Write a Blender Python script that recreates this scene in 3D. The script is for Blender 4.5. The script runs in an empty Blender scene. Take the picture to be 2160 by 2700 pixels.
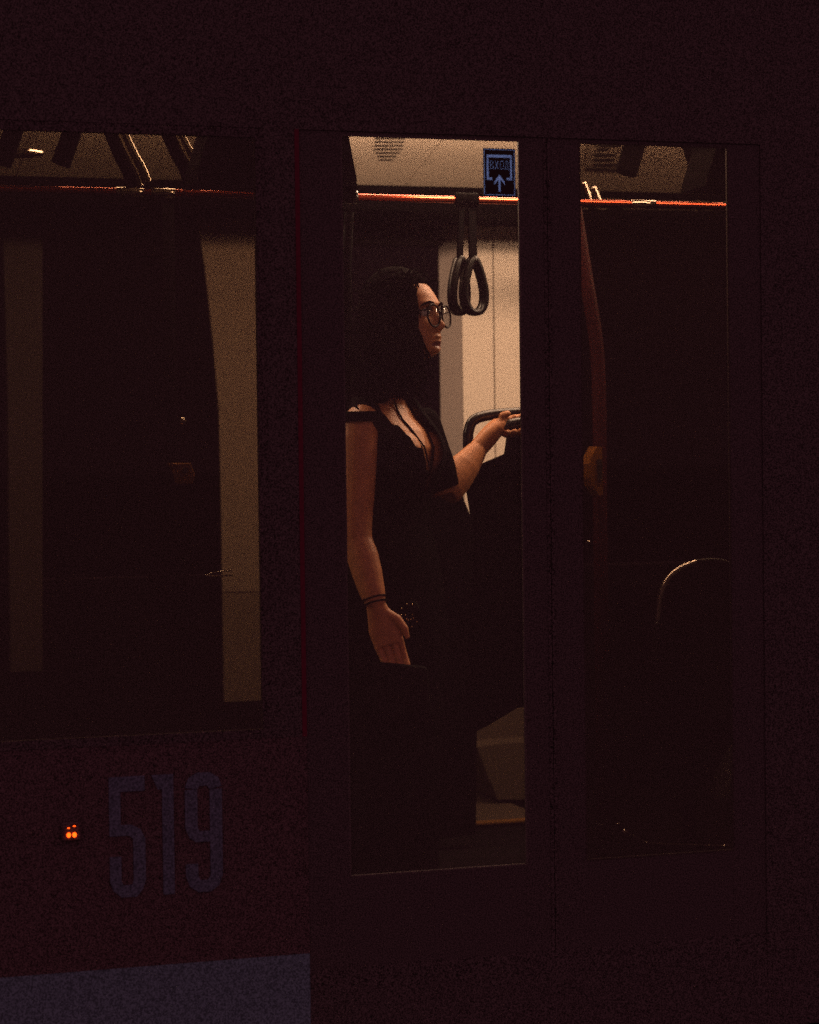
import bpy, bmesh, math, random
import numpy as np
from mathutils import Vector, Matrix
random.seed(7); rng = np.random.default_rng(7)
SC = bpy.context.scene
COL = SC.collection

# ---------------------------------------------------------------- camera
FPX, CX, CY, HOR = 6000.0, 1080.0, 1350.0, 1220.0     # focal length etc. in photograph pixels (2160 x 2700)
PHI, EYE, DIST = math.atan(6000/19060), 1.53, 5.6
D0 = Vector((math.sin(PHI), math.cos(PHI), 0)); R0 = Vector((math.cos(PHI), -math.sin(PHI), 0)); UPW = Vector((0, 0, 1))
CAM = Vector((0, 0, EYE)) - D0*DIST
pit = math.atan((CY-HOR)/FPX); rol = 0.0125
DV = (D0*math.cos(pit) - UPW*math.sin(pit)).normalized()
U1 = (UPW*math.cos(pit) + D0*math.sin(pit)).normalized()
UV = U1*math.cos(rol) + R0*math.sin(rol)
RV = R0*math.cos(rol) - U1*math.sin(rol)
cd = bpy.data.cameras.new('camera'); cam = bpy.data.objects.new('camera', cd); COL.objects.link(cam)
m = Matrix((RV, UV, -DV)).transposed().to_4x4(); m.translation = CAM; cam.matrix_world = m
cd.sensor_fit = 'HORIZONTAL'; cd.sensor_width = 36; cd.lens = FPX*36/2160
cd.clip_start = 0.1; cd.clip_end = 2000
cd.dof.use_dof = True; cd.dof.focus_distance = 5.98; cd.dof.aperture_fstop = 4.0
SC.camera = cam

# ---------------------------------------------------------------- night sky (city glow), exposure
w = bpy.data.worlds.new('World'); SC.world = w; w.use_nodes = True
nt = w.node_tree; nt.nodes.clear()
wo = nt.nodes.new('ShaderNodeOutputWorld'); ad = nt.nodes.new('ShaderNodeAddShader')
b1 = nt.nodes.new('ShaderNodeBackground'); b2 = nt.nodes.new('ShaderNodeBackground')
sk = nt.nodes.new('ShaderNodeTexSky'); sk.sky_type = 'NISHITA'; sk.sun_disc = False
sk.sun_elevation = math.radians(-6); sk.sun_rotation = math.radians(200)
nt.links.new(sk.outputs[0], b1.inputs[0]); b1.inputs[1].default_value = 0.01
b2.inputs[0].default_value = (1.0, 0.38, 0.47, 1); b2.inputs[1].default_value = 0.215
nt.links.new(b1.outputs[0], ad.inputs[0]); nt.links.new(b2.outputs[0], ad.inputs[1]); nt.links.new(ad.outputs[0], wo.inputs[0])
SC.view_settings.view_transform = 'Standard'; SC.view_settings.look = 'None'
SC.view_settings.exposure = 0; SC.view_settings.gamma = 1; SC.view_settings.use_curve_mapping = False
SC.render.engine = 'CYCLES'
SC.cycles.use_denoising = False
SC.cycles.use_adaptive_sampling = False; SC.cycles.filter_width = 1.6
SC.cycles.sample_clamp_indirect = 0.6
SC.cycles.max_bounces = 7; SC.cycles.transparent_max_bounces = 24
SC.cycles.caustics_reflective = False; SC.cycles.caustics_refractive = False
LAMP = 37.0                                            # radiance of the tram's ceiling light tubes
LAMP_COL = (1.0, 0.64, 0.41)

# ---------------------------------------------------------------- helpers
def ray(px, py):
    return (DV + RV*((px-CX)/FPX) + UV*((CY-py)/FPX))
def P(px, py, Y):                                     # measured picture point -> point on the vertical plane y = Y of the tram
    d = ray(px, py); t = (Y-CAM.y)/d.y; return CAM + d*t
def Q(px, py, dep):                                   # measured picture point at a distance from the camera
    return CAM + ray(px, py)*dep
def X(px, Y=0.0): return P(px, 1220, Y).x
def Z(py, px=1080, Y=0.0): return P(px, py, Y).z

MATS = {}
def mat(name, col, rough=0.5, metal=0.0, var=0.15, scale=60.0, bump=0.0, coat=0.0, spec=0.5, col2=None, ior=1.5, det=6.0, lo=.3, hi=.7):
    if name in MATS: return MATS[name]
    m = bpy.data.materials.new(name); m.use_nodes = True; n = m.node_tree; b = n.nodes['Principled BSDF']
    tc = n.nodes.new('ShaderNodeTexCoord'); nz = n.nodes.new('ShaderNodeTexNoise')
    nz.inputs['Scale'].default_value = scale; nz.inputs['Detail'].default_value = det; nz.inputs['Roughness'].default_value = 0.65
    mp = n.nodes.new('ShaderNodeMapping'); mp.inputs['Location'].default_value = (.1137, .00171, .0533)
    n.links.new(tc.outputs['Object'], mp.inputs['Vector']); n.links.new(mp.outputs[0], nz.inputs['Vector'])
    mr = n.nodes.new('ShaderNodeMapRange'); mr.inputs['From Min'].default_value = lo; mr.inputs['From Max'].default_value = hi
    n.links.new(nz.outputs['Fac'], mr.inputs['Value'])
    mx = n.nodes.new('ShaderNodeMix'); mx.data_type = 'RGBA'
    c2 = col2 or tuple(min(1, c*(1+var)) for c in col); c1 = col if col2 else tuple(c*(1-var) for c in col)
    mx.inputs['A'].default_value = (*c1, 1); mx.inputs['B'].default_value = (*c2, 1)
    n.links.new(mr.outputs[0], mx.inputs['Factor']); n.links.new(mx.outputs['Result'], b.inputs['Base Color'])
    b.inputs['Roughness'].default_value = rough; b.inputs['Metallic'].default_value = metal
    b.inputs['Specular IOR Level'].default_value = spec; b.inputs['Coat Weight'].default_value = coat
    b.inputs['Coat Roughness'].default_value = 0.05; b.inputs['IOR'].default_value = ior
    if bump:
        bp = n.nodes.new('ShaderNodeBump'); bp.inputs['Strength'].default_value = bump; bp.inputs['Distance'].default_value = 0.002
        n.links.new(nz.outputs['Fac'], bp.inputs['Height']); n.links.new(bp.outputs[0], b.inputs['Normal'])
    MATS[name] = m; return m
def glass(name, tint, ior=1.15, veil=0.088):           # pane: tinted clear body, weak Fresnel reflection and a speckled film that paints haze over the blacks
    m = bpy.data.materials.new(name); m.use_nodes = True; n = m.node_tree; n.nodes.clear()
    o = n.nodes.new('ShaderNodeOutputMaterial'); t = n.nodes.new('ShaderNodeBsdfTransparent'); g = n.nodes.new('ShaderNodeBsdfGlossy')
    f = n.nodes.new('ShaderNodeFresnel'); mx = n.nodes.new('ShaderNodeMixShader'); ge = n.nodes.new('ShaderNodeNewGeometry')
    mi = n.nodes.new('ShaderNodeMix'); mi.data_type = 'FLOAT'; mi.inputs['A'].default_value = ior; mi.inputs['B'].default_value = 1/ior
    n.links.new(ge.outputs['Backfacing'], mi.inputs['Factor']); n.links.new(mi.outputs['Result'], f.inputs['IOR'])
    t.inputs[0].default_value = (*[math.sqrt(c) for c in tint], 1); g.inputs['Roughness'].default_value = 0.02
    n.links.new(f.outputs[0], mx.inputs[0]); n.links.new(t.outputs[0], mx.inputs[1]); n.links.new(g.outputs[0], mx.inputs[2])
    last = mx
    if veil:
        d = n.nodes.new('ShaderNodeBsdfDiffuse'); d.inputs[0].default_value = (.80, .68, .66, 1); m2 = n.nodes.new('ShaderNodeMixShader')
        tc = n.nodes.new('ShaderNodeTexCoord'); nz = n.nodes.new('ShaderNodeTexNoise'); nz.inputs['Scale'].default_value = 430; nz.inputs['Detail'].default_value = 1; nz.inputs['Roughness'].default_value = .6
        mr = n.nodes.new('ShaderNodeMapRange'); mr.inputs['From Min'].default_value = .38; mr.inputs['From Max'].default_value = .62; mr.inputs['To Min'].default_value = veil*.25; mr.inputs['To Max'].default_value = veil*1.75
        mp = n.nodes.new('ShaderNodeMapping'); mp.inputs['Location'].default_value = (.1137, .00171, .0533); n.links.new(tc.outputs['Object'], mp.inputs['Vector'])
        n.links.new(mp.outputs[0], nz.inputs['Vector']); n.links.new(nz.outputs['Fac'], mr.inputs['Value']); n.links.new(mr.outputs[0], m2.inputs[0])
        n.links.new(mx.outputs[0], m2.inputs[1]); n.links.new(d.outputs[0], m2.inputs[2]); last = m2
    n.links.new(last.outputs[0], o.inputs[0]); MATS[name] = m; return m
def emit(name, col, s):
    m = bpy.data.materials.new(name); m.use_nodes = True; n = m.node_tree; n.nodes.clear()
    o = n.nodes.new('ShaderNodeOutputMaterial'); e = n.nodes.new('ShaderNodeEmission'); e.inputs[0].default_value = (*col, 1); e.inputs[1].default_value = s
    n.links.new(e.outputs[0], o.inputs[0]); MATS[name] = m; return m
def film(name, col):                                  # translucent coloured sign film, lit through from inside the tram
    m = bpy.data.materials.new(name); m.use_nodes = True; n = m.node_tree; n.nodes.clear()
    o = n.nodes.new('ShaderNodeOutputMaterial'); a = n.nodes.new('ShaderNodeBsdfTranslucent'); d = n.nodes.new('ShaderNodeBsdfDiffuse')
    a.inputs[0].default_value = (*col, 1); d.inputs[0].default_value = (*col, 1); s = n.nodes.new('ShaderNodeMixShader'); s.inputs[0].default_value = 0.15
    n.links.new(a.outputs[0], s.inputs[1]); n.links.new(d.outputs[0], s.inputs[2]); n.links.new(s.outputs[0], o.inputs[0]); MATS[name] = m; return m

class MB:
    def __init__(s): s.v = []; s.f = []
    def add(s, vs, fs):
        o = len(s.v); s.v += [tuple(v) for v in vs]; s.f += [tuple(i+o for i in f) for f in fs]; return s
    def box(s, x0, x1, y0, y1, z0, z1):
        x0, x1 = sorted((x0, x1)); y0, y1 = sorted((y0, y1)); z0, z1 = sorted((z0, z1))
        return s.add([(x0,y0,z0),(x1,y0,z0),(x1,y1,z0),(x0,y1,z0),(x0,y0,z1),(x1,y0,z1),(x1,y1,z1),(x0,y1,z1)],
                     [(0,3,2,1),(4,5,6,7),(0,1,5,4),(1,2,6,5),(2,3,7,6),(3,0,4,7)])
    def prism(s, poly, y0, y1):                       # poly in (x, z)
        a = sum(poly[i][0]*poly[(i+1)%len(poly)][1]-poly[(i+1)%len(poly)][0]*poly[i][1] for i in range(len(poly)))
        if a < 0: poly = poly[::-1]
        n = len(poly); vs = [(x, y0, z) for x, z in poly]+[(x, y1, z) for x, z in poly]
        return s.add(vs, [tuple(range(n)), tuple(range(2*n-1, n-1, -1))]+[((i+1)%n, i, i+n, (i+1)%n+n) for i in range(n)])
    def prism_yz(s, poly, x0, x1):                    # poly in (y, z)
        a = sum(poly[i][0]*poly[(i+1)%len(poly)][1]-poly[(i+1)%len(poly)][0]*poly[i][1] for i in range(len(poly)))
        if a < 0: poly = poly[::-1]
        n = len(poly); vs = [(x1, y, z) for y, z in poly]+[(x0, y, z) for y, z in poly]
        return s.add(vs, [tuple(range(n)), tuple(range(2*n-1, n-1, -1))]+[((i+1)%n, i, i+n, (i+1)%n+n) for i in range(n)])
    def tube(s, pts, r, seg=10, a=None, b=None):      # r: number or list; a, b: fixed axes for an elliptical section with r = (ra, rb)
        pts = [Vector(p) for p in pts]; n = len(pts); rs = r if isinstance(r, list) else [r]*n
        rings = []; pv = None
        for i, p in enumerate(pts):
            t = (pts[min(i+1, n-1)]-pts[max(i-1, 0)])
            if t.length < 1e-9: t = Vector((0,0,1))
            t.normalize()
            if a is not None: u, v = a, b
            else:
                if pv is None: u = t.orthogonal().normalized()
                else: u = (pv - t*pv.dot(t)).normalized()
                pv = u; v = t.cross(u)
            ra, rb = rs[i] if isinstance(rs[i], (tuple, list)) else (rs[i], rs[i])
            rings.append([p+u*ra*math.cos(2*math.pi*k/seg)+v*rb*math.sin(2*math.pi*k/seg) for k in range(seg)])
        vs = [q for rg in rings for q in rg]; fs = []
        for i in range(n-1):
            for k in range(seg): fs.append((i*seg+k, i*seg+(k+1)%seg, (i+1)*seg+(k+1)%seg, (i+1)*seg+k))
        fs += [tuple(range(seg-1, -1, -1)), tuple(range((n-1)*seg, n*seg))]
        return s.add(vs, fs)
    def ball(s, c, r, seg=16, rings=10, M=None):      # r: number or (rx, ry, rz) along the columns of M
        c = Vector(c); rx, ry, rz = r if isinstance(r, (tuple, list)) else (r, r, r); vs = []; M = M or Matrix.Identity(3)
        vs.append(c+M@Vector((0,0,rz)))
        for i in range(1, rings):
            th = math.pi*i/rings
            for k in range(seg):
                ph = 2*math.pi*k/seg; vs.append(c+M@Vector((rx*math.sin(th)*math.cos(ph), ry*math.sin(th)*math.sin(ph), rz*math.cos(th))))
        vs.append(c+M@Vector((0,0,-rz))); L = len(vs)-1; fs = [(0, 1+k, 1+(k+1)%seg) for k in range(seg)]
        for i in range(rings-2):
            for k in range(seg): fs.append((1+i*seg+k, 1+(i+1)*seg+k, 1+(i+1)*seg+(k+1)%seg, 1+i*seg+(k+1)%seg))
        fs += [(L, 1+(rings-2)*seg+(k+1)%seg, 1+(rings-2)*seg+k) for k in range(seg)]
        return s.add(vs, fs)
    def mesh(s, name):
        me = bpy.data.meshes.new(name); me.from_pydata(s.v, [], s.f); me.update(); return me
    def build(s, name, m, parent=None, smooth=False, bevel=0.0):
        return link(name, s.mesh(name), m, parent, smooth, bevel)
def link(name, me, m, parent=None, smooth=False, bevel=0.0):
    o = bpy.data.objects.new(name, me); COL.objects.link(o)
    if not me.materials: me.materials.append(MATS[m] if isinstance(m, str) else m)
    if smooth: me.polygons.foreach_set('use_smooth', [True]*len(me.polygons))
    if bevel:
        bv = o.modifiers.new('bevel', 'BEVEL'); bv.width = bevel; bv.segments = 2; bv.limit_method = 'ANGLE'
    if parent is not None:
        o.parent = parent
        if parent.type == 'EMPTY': o.matrix_parent_inverse = Matrix.Translation(-parent.location)
    return o
def tag(o, label=None, cat=None, group=None, kind=None):
    for k, v in (('label', label), ('category', cat), ('group', group), ('kind', kind)):
        if v: o[k] = v
    return o
def empty(name, loc):
    o = bpy.data.objects.new(name, None); o.location = loc; COL.objects.link(o); o.empty_display_size = 0.1; return o
def bez(pts, n=8):                                    # Catmull-Rom through points
    pts = [Vector(p) for p in pts]; out = []
    for i in range(len(pts)-1):
        p0, p1, p2, p3 = pts[max(i-1, 0)], pts[i], pts[i+1], pts[min(i+2, len(pts)-1)]
        for k in range(n):
            t = k/n; out.append(0.5*((2*p1)+(p2-p0)*t+(2*p0-5*p1+4*p2-p3)*t*t+(3*p1-p0-3*p2+p3)*t**3))
    return out+[pts[-1]]
def evaluated(o):
    dg = bpy.context.evaluated_depsgraph_get(); dg.update(); me = bpy.data.meshes.new_from_object(o.evaluated_get(dg)); return me

# ---------------------------------------------------------------- materials
mat('maroon_paint', (0.098, 0.064, 0.072), 0.55, var=0.9, scale=400, det=1.0, lo=.38, hi=.62, spec=0.25)
mat('black_paint', (0.085, 0.066, 0.072), 0.55, var=0.9, scale=400, det=1.0, lo=.38, hi=.62, spec=0.2)
mat('skirt_paint', (0.130, 0.195, 0.265), 0.6, var=0.5, scale=280, det=1.0, lo=.38, hi=.62, spec=0.2)
mat('number_paint', (0.110, 0.135, 0.200), 0.6, var=0.6, scale=220, det=3.0, lo=.36, hi=.64, spec=0.2)
mat('rubber', (0.085, 0.066, 0.072), 0.8, var=0.9, scale=400, det=1.0, lo=.38, hi=.62, spec=0.2)
mat('red_trim', (0.15, 0.02, 0.045), 0.6, var=0.3, scale=120, spec=0.2)
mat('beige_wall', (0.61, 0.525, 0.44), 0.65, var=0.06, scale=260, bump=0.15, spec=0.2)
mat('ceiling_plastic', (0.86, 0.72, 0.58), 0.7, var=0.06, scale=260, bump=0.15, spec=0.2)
mat('pillar_shade', (0.27, 0.21, 0.165), 0.7, var=0.15, scale=60, spec=0.1)
mat('panel_grey', (0.07, 0.055, 0.05), 0.6, var=0.1, scale=200, spec=0.2)
mat('grey_plastic', (0.24, 0.20, 0.18), 0.6, var=0.1, scale=200, spec=0.2)
mat('dark_plastic', (0.0018, 0.0015, 0.0015), 0.8, var=0.2, scale=200, spec=0.012)
mat('brown_band', (0.012, 0.0075, 0.007), 0.8, var=0.1, scale=100, spec=0.06)
mat('shaded_plinth', (0.040, 0.027, 0.018), 0.8, var=0.15, scale=120, spec=0.1)  # beige darkened to brown, the shade by the seats put into the colour
mat('dark_floor', (0.002, 0.0017, 0.0017), 0.9, var=0.3, scale=120, spec=0.02)
mat('yellow_strip', (0.10, 0.040, 0.004), 0.6, var=0.2, scale=120, spec=0.2)
mat('seat_fabric', (0.0012, 0.001, 0.0014), 0.9, var=0.3, scale=300, spec=0.01)
mat('black_tube', (0.008, 0.007, 0.007), 0.22, var=0.1, scale=80, spec=0.35)
mat('black_gloss', (0.40, 0.37, 0.33), 0.06, metal=1.0, var=0.05, scale=80)
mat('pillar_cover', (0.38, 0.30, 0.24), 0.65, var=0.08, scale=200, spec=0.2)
mat('orange_tube', (0.92, 0.175, 0.085), 0.22, metal=1.0, var=0.05, scale=80)
mat('strap_clamp', (0.0016, 0.0014, 0.0014), 0.7, var=0.2, scale=140, spec=0.01)
mat('dim_chrome', (0.30, 0.27, 0.24), 0.10, metal=1.0, var=0.05, scale=80)
mat('red_pole', (0.06, 0.0035, 0.0045), 0.5, var=0.1, scale=80)
mat('chrome', (0.75, 0.70, 0.62), 0.12, metal=1.0, var=0.05, scale=80)
mat('amber_plastic', (0.30, 0.115, 0.013), 0.45, var=0.15, scale=120)
mat('strap_rubber', (0.0018, 0.0015, 0.0015), 0.32, var=0.2, scale=140, spec=0.10)
mat('asphalt', (0.05, 0.05, 0.052), 0.85, var=0.4, scale=30, bump=0.4)
mat('steel', (0.35, 0.33, 0.31), 0.35, metal=1.0, var=0.15, scale=20)
mat('concrete', (0.16, 0.15, 0.15), 0.9, var=0.25, scale=12, bump=0.3)
mat('paper', (0.60, 0.50, 0.40), 0.8, var=0.05, scale=60)
mat('ink', (0.03, 0.025, 0.022), 0.8, var=0.1, scale=60)
mat('sign_black', (0.030, 0.022, 0.026), 0.6, var=0.2, scale=150, spec=0.2)
film('sign_blue', (0.36, 0.52, 0.95))
mat('skin', (0.50, 0.205, 0.082), 0.5, var=0.16, scale=45, bump=0.16, spec=0.4)
mat('lips', (0.20, 0.05, 0.04), 0.4, var=0.1, scale=150, spec=0.4)
mat('hair', (0.0014, 0.0008, 0.0008), 0.8, var=0.3, scale=200, spec=0.006)
mat('dress', (0.0012, 0.001, 0.0012), 0.8, var=0.3, scale=350, spec=0.01)
mat('satin_highlight', (0.06, 0.052, 0.042), 0.4, var=0.2, scale=250, spec=0.5)
mat('leather', (0.002, 0.0016, 0.0016), 0.7, var=0.2, scale=250, spec=0.03)
mat('frame_black', (0.0015, 0.0015, 0.0015), 0.4, var=0.1, scale=80, spec=0.04)
mat('gold', (0.9, 0.65, 0.35), 0.2, metal=1.0, var=0.05, scale=80)
mat('eye_white', (0.7, 0.66, 0.62), 0.3, var=0.03, scale=80)
mat('iris', (0.03, 0.015, 0.01), 0.2, var=0.1, scale=80)
glass('clear_glass', (0.96, 0.95, 0.93), 1.15, 0.052); glass('tinted_glass', (0.16, 0.135, 0.105)); glass('dark_glass', (0.015, 0.013, 0.013), 1.02, 0); glass('smoked_glass', (0.20, 0.17, 0.145), 1.15, 0.080); glass('lens_glass', (0.97, 0.96, 0.94), 1.6, 0)
emit('tube_light', LAMP_COL, LAMP); emit('red_led', (1.0, 0.075, 0.005), 4.2)

# ---------------------------------------------------------------- ground, track
g = MB().add([(-400,-400,-0.01),(400,-400,-0.01),(400,400,-0.01),(-400,400,-0.01)], [(0,1,2,3)]).build('ground', 'asphalt'); tag(g, kind='structure')
g = MB().box(-40, 40, -0.35, 2.75, -0.05, -0.004).build('track_slab', 'concrete'); tag(g, kind='structure')
for yy in (0.48, 1.92):
    r = MB().prism_yz([(yy-.035,-.004),(yy+.035,-.004),(yy+.035,.0),(yy+.034,.012),(yy-.034,.012),(yy-.035,.0)], -40, 40).build('rail', 'steel'); tag(r, kind='structure')

# ---------------------------------------------------------------- the tram
FLOOR, W2 = 0.35, 2.36
tram = empty('tram', (0, 1.2, 0))
tag(tram, 'dark maroon tram numbered 519 standing at night with its interior lit', 'tram')
XA, XB = -4.2, 4.6                                     # ends of the body
zS, zSill, zTop, zRoof = 0.338, 0.868, Z(345, 920), 2.80
xw1, xp0, xp1, xd0, xd1, xm, xd2 = X(690), X(690), X(788), X(800), X(1448), X(1452), X(2012)
xw0 = xw1-1.55
xr0, xr1 = X(2235), X(2235)+1.5
T = 0.055
# near side, panel by panel
def panel(name, x0, x1, z0, z1, m, y0=0.0, y1=T, bev=0.0): return MB().box(x0, x1, y0, y1, z0, z1).build(name, m, tram, bevel=bev)
panel('skirt_panel', XA, xd0-.0003, 0.05, zS, 'skirt_paint')
panel('skirt_panel', xd2+.0003, XB, 0.05, zS, 'black_paint')
xs = [XA, xw0-.9, xp1-1.32, xd0-.0002]
for a, b in zip(xs[:-1], xs[1:]): panel('side_panel', a+.0001, b-.0001, zS+.0002, zSill, 'maroon_paint')
xs = [xd2, xr0+.4, XB]
for a, b in zip(xs[:-1], xs[1:]): panel('side_panel', a+.0001, b-.0001, zS+.0002, zSill, 'black_paint')
xs = [XA, -2.3, xp1-.6, xd2+.3, xd2+1.6, XB]
for a, b in zip(xs[:-1], xs[1:]): panel('roof_panel', a+.0001, b-.0001, zTop+.0002, zRoof, 'black_paint')
panel('body_pillar', xp0+.0163, xp1-.0002, zSill+.0002, zTop, 'black_paint')
panel('body_pillar', xd2+.0002, xr0-.0002, zSill+.0002, zTop, 'black_paint')
panel('body_pillar', XA+.002, xw0-.002, zSill+.0002, zTop, 'black_paint')
panel('body_pillar', xr1+.002, XB-.002, zSill+.0002, zTop, 'black_paint')
MB().box(xp1, xd0-.0003, -.001, .03, zSill+.0002, zTop).build('red_trim_strip', 'red_trim', tram)
# rain gutter, roof, far side, ends, floor
MB().box(XA, XB, -.02, .0-.001, zRoof-.03, zRoof-.005).build('rain_gutter', 'black_paint', tram, bevel=.004)
rp = [(0, zRoof+.002), (.03, zRoof+.12), (.16, zRoof+.30), (.5, zRoof+.42), (1.18, zRoof+.46), (1.86, zRoof+.42), (2.2, zRoof+.30), (2.33, zRoof+.12), (2.36, zRoof+.002)]
MB().prism_yz(rp, XA, XB).build('roof', 'black_paint', tram)
MB().box(XA-.06, XA-.002, 0, 2.42, .12, zRoof).build('end_wall', 'maroon_paint', tram)
MB().box(XB+.002, XB+.06, 0, 2.42, .12, zRoof).build('end_wall', 'maroon_paint', tram)
MB().box(XA, XB, T+.02, 2.30, .22, FLOOR).build('floor', 'dark_floor', tram)
for wx in (-3.2, -1.5, 2.0, 3.7):                      # wheels on the rails, behind the skirts
    for wy in (0.48, 1.92):
        o = MB(); n = 28
        prof = [(0.02, -.05), (.22, -.05), (.24, -.02), (.30, -.02), (.30, .04), (.325, .045), (.325, .07), (.02, .07)]
        vs = [(wx+r*math.cos(2*math.pi*k/n), wy+y*(1 if wy < 1 else -1), .312+r*math.sin(2*math.pi*k/n)) for r, y in prof for k in range(n)]
        o.add(vs, [(i*n+k, i*n+(k+1)%n, (i+1)*n+(k+1)%n, (i+1)*n+k) for i in range(len(prof)-1) for k in range(n)]).build('wheel', 'steel', tram, smooth=False)
    MB().tube([(wx, .45, .312), (wx, 1.95, .312)], .05, 12).build('axle', 'steel', tram, smooth=True)

# side windows
def window(x0, x1, z0, z1, gm, y0=.0005, y1=.0065):
    pane = MB().box(x0+.018, x1-.018, y0, y1, z0+.018, z1-.018).build('window', gm, tram)
    fr = MB(); ya, yb = -.0008, .016
    fr.box(x0, x1, ya, yb, z0, z0+.022); fr.box(x0, x1, ya, yb, z1-.022, z1)
    fr.box(x0, x0+.022, ya, yb, z0+.022, z1-.022); fr.box(x1-.022, x1, ya, yb, z0+.022, z1-.022)
    fr.build('window_seal', 'rubber', pane)
    return pane
zWt = Z(326, 560)+.022
window(xw0, xw1+.016, zSill+.0004, zTop-.001, 'tinted_glass')
window(xr0, xr1, zSill+.0004, zTop-.001, 'tinted_glass')

# double door
def leaf(x0, x1, g0, g1, gm, side):
    zb, zt, gz0, gz1 = .2965, zTop+.0, .52, zTop-.012
    d = MB().box(x0, g0, .0030, .0098, zb, zt).build('door_leaf', 'black_paint', tram)
    MB().box(g1, x1, .0030, .0098, zb, zt).build('stile', 'black_paint', d)
    MB().box(g0, g1, .0034, .0097, zb, gz0).build('bottom_rail', 'black_paint', d)
    MB().box(g0, g1, .0034, .0097, gz1, zt).build('top_rail', 'black_paint', d)
    MB().box(g0-.004, g1+.004, .0028, .0095, gz0-.004, gz1+.004).build('glass', gm, d)
    xe = x1+.0003 if side < 0 else x0-.0093
    MB().box(xe, xe+.009, .002, .014, zb, zt).build('rubber_seal', 'rubber', d)
    hx = (g1+x1)/2 if side < 0 else (g0+x0)/2
    MB().tube(bez([(hx,.0108,.95),(hx,.05,.97),(hx,.055,1.2),(hx,.05,1.43),(hx,.0108,1.45)]), .012, 8).build('handle', 'black_tube', d, smooth=True)
    return d
leaf(xd0+.0002, X(1442), X(914), X(1377), 'clear_glass', -1)
leaf(X(1462), xd2-.0002, X(1540), X(1925), 'smoked_glass', 1)
panel('skirt_panel', xd0, xd2, 0.05, .238, 'black_paint')
MB().box(xd0, xd2, .002, .25, .2382, .2963).build('door_step', 'rubber', tram)

for a, b in ((xp1-.01, xd0+.03), (X(1436), X(1468)), (xd2-.03, xd2+.02)): MB().box(a, b, .028, .060, .297, zTop-.002).build('light_stop_post', 'dark_plastic', tram)  # dark posts added behind the door gaps to stop light leaks
MB().box(XA, XB, .0565, .0595, zTop+.006, zRoof).build('inner_lining', 'dark_plastic', tram)  # lining added behind the panel gaps against light leaks
MB().box(XA, xd0-.03, .0565, .0595, .2, zSill-.003).build('inner_lining', 'dark_plastic', tram)
MB().box(xd2+.03, XB, .0565, .0595, .2, zSill-.003).build('inner_lining', 'dark_plastic', tram)
# entrance sign on the glass of the clear leaf
s0, s1, t0, t1 = X(1283, .002), X(1367, .002), Z(517, 1325, .002), Z(392, 1325, .002)
sign = MB().box(s0, s1, -.0008, .0022, t0, t1).build('entry_sign', 'sign_black', tram)
sw, sh = s1-s0, t1-t0
def sx(u): return s0+sw*u
def sz(v): return t1-sh*v
YA, YB = -.0005, .0019
ln = MB()
for (a, b, c, d_) in ((.012,.988,.012,.034),(.012,.988,.966,.988),(.012,.045,.034,.966),(.955,.988,.034,.966)): ln.box(sx(a), sx(b), YA, YB, sz(c), sz(d_))
br = MB()
for (a, b, c, d_) in ((.10,.90,.13,.195),(.10,.17,.195,.67),(.83,.90,.195,.67),(.17,.28,.61,.67),(.72,.83,.61,.67)): br.box(sx(a), sx(b), YA, YB, sz(c), sz(d_))
ar = MB(); ar.prism([(sx(.5), sz(.545)), (sx(.67), sz(.70)), (sx(.67), sz(.775)), (sx(.537), sz(.66)), (sx(.537), sz(.91)), (sx(.463), sz(.91)), (sx(.463), sz(.66)), (sx(.33), sz(.775)), (sx(.33), sz(.70))], YA, YB)
lt = MB()
def letter(x0, x1, polys):
    for p in polys: lt.prism([(sx(x0+(x1-x0)*u), sz(.255+.185*v)) for u, v in p], YA, YB)
def rc(a, b, c, d): return [(a, c), (b, c), (b, d), (a, d)]
letter(.205, .325, [rc(0,.20,0,1), rc(.20,.70,0,.11), rc(.20,.70,.43,.54), rc(.20,.70,.89,1), [(.70,0),(.95,.07),(.95,.36),(.70,.43)], [(.70,.54),(1,.61),(1,.93),(.70,1)]])
letter(.355, .485, [[(0,0),(.22,0),(.5,.39),(.78,0),(1,0),(.61,.5),(1,1),(.78,1),(.5,.61),(.22,1),(0,1),(.39,.5)]])
letter(.515, .645, [rc(0,.18,.2,.8), rc(.82,1,.2,.8), [(0,.2),(.28,0),(.72,0),(1,.2),(.82,.2),(.66,.11),(.34,.11),(.18,.2)], [(0,.8),(.18,.8),(.34,.89),(.66,.89),(.82,.8),(1,.8),(.72,1),(.28,1)]])
letter(.665, .80, [rc(.26,.86,0,.11), rc(.70,.86,.11,.88), [(.26,.11),(.42,.11),(.36,.6),(.28,.88),(.10,.88),(.21,.55)], rc(0,1,.88,.99), rc(0,.15,.99,1.2), rc(.85,1,.99,1.2)])
cut = []
for nm, sh_m in (('border', ln), ('bracket', br), ('arrow', ar), ('letters', lt)):
    c_ = MB(); ym = (YA+YB)/2
    c_.add([(x, ym+(y-ym)*3, z) for x, y, z in sh_m.v], sh_m.f); co_ = c_.build('cut', 'sign_black'); cut.append(co_)
    bm_ = sign.modifiers.new('cut', 'BOOLEAN'); bm_.operation = 'DIFFERENCE'; bm_.object = co_; bm_.solver = 'EXACT'; bm_.use_self = True
    sh_m.build(nm, 'sign_blue', sign)
dg = bpy.context.evaluated_depsgraph_get(); dg.update(); mecut = bpy.data.meshes.new_from_object(sign.evaluated_get(dg))
sign.modifiers.clear(); sign.data = mecut
for c_ in cut: bpy.data.objects.remove(c_)

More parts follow.
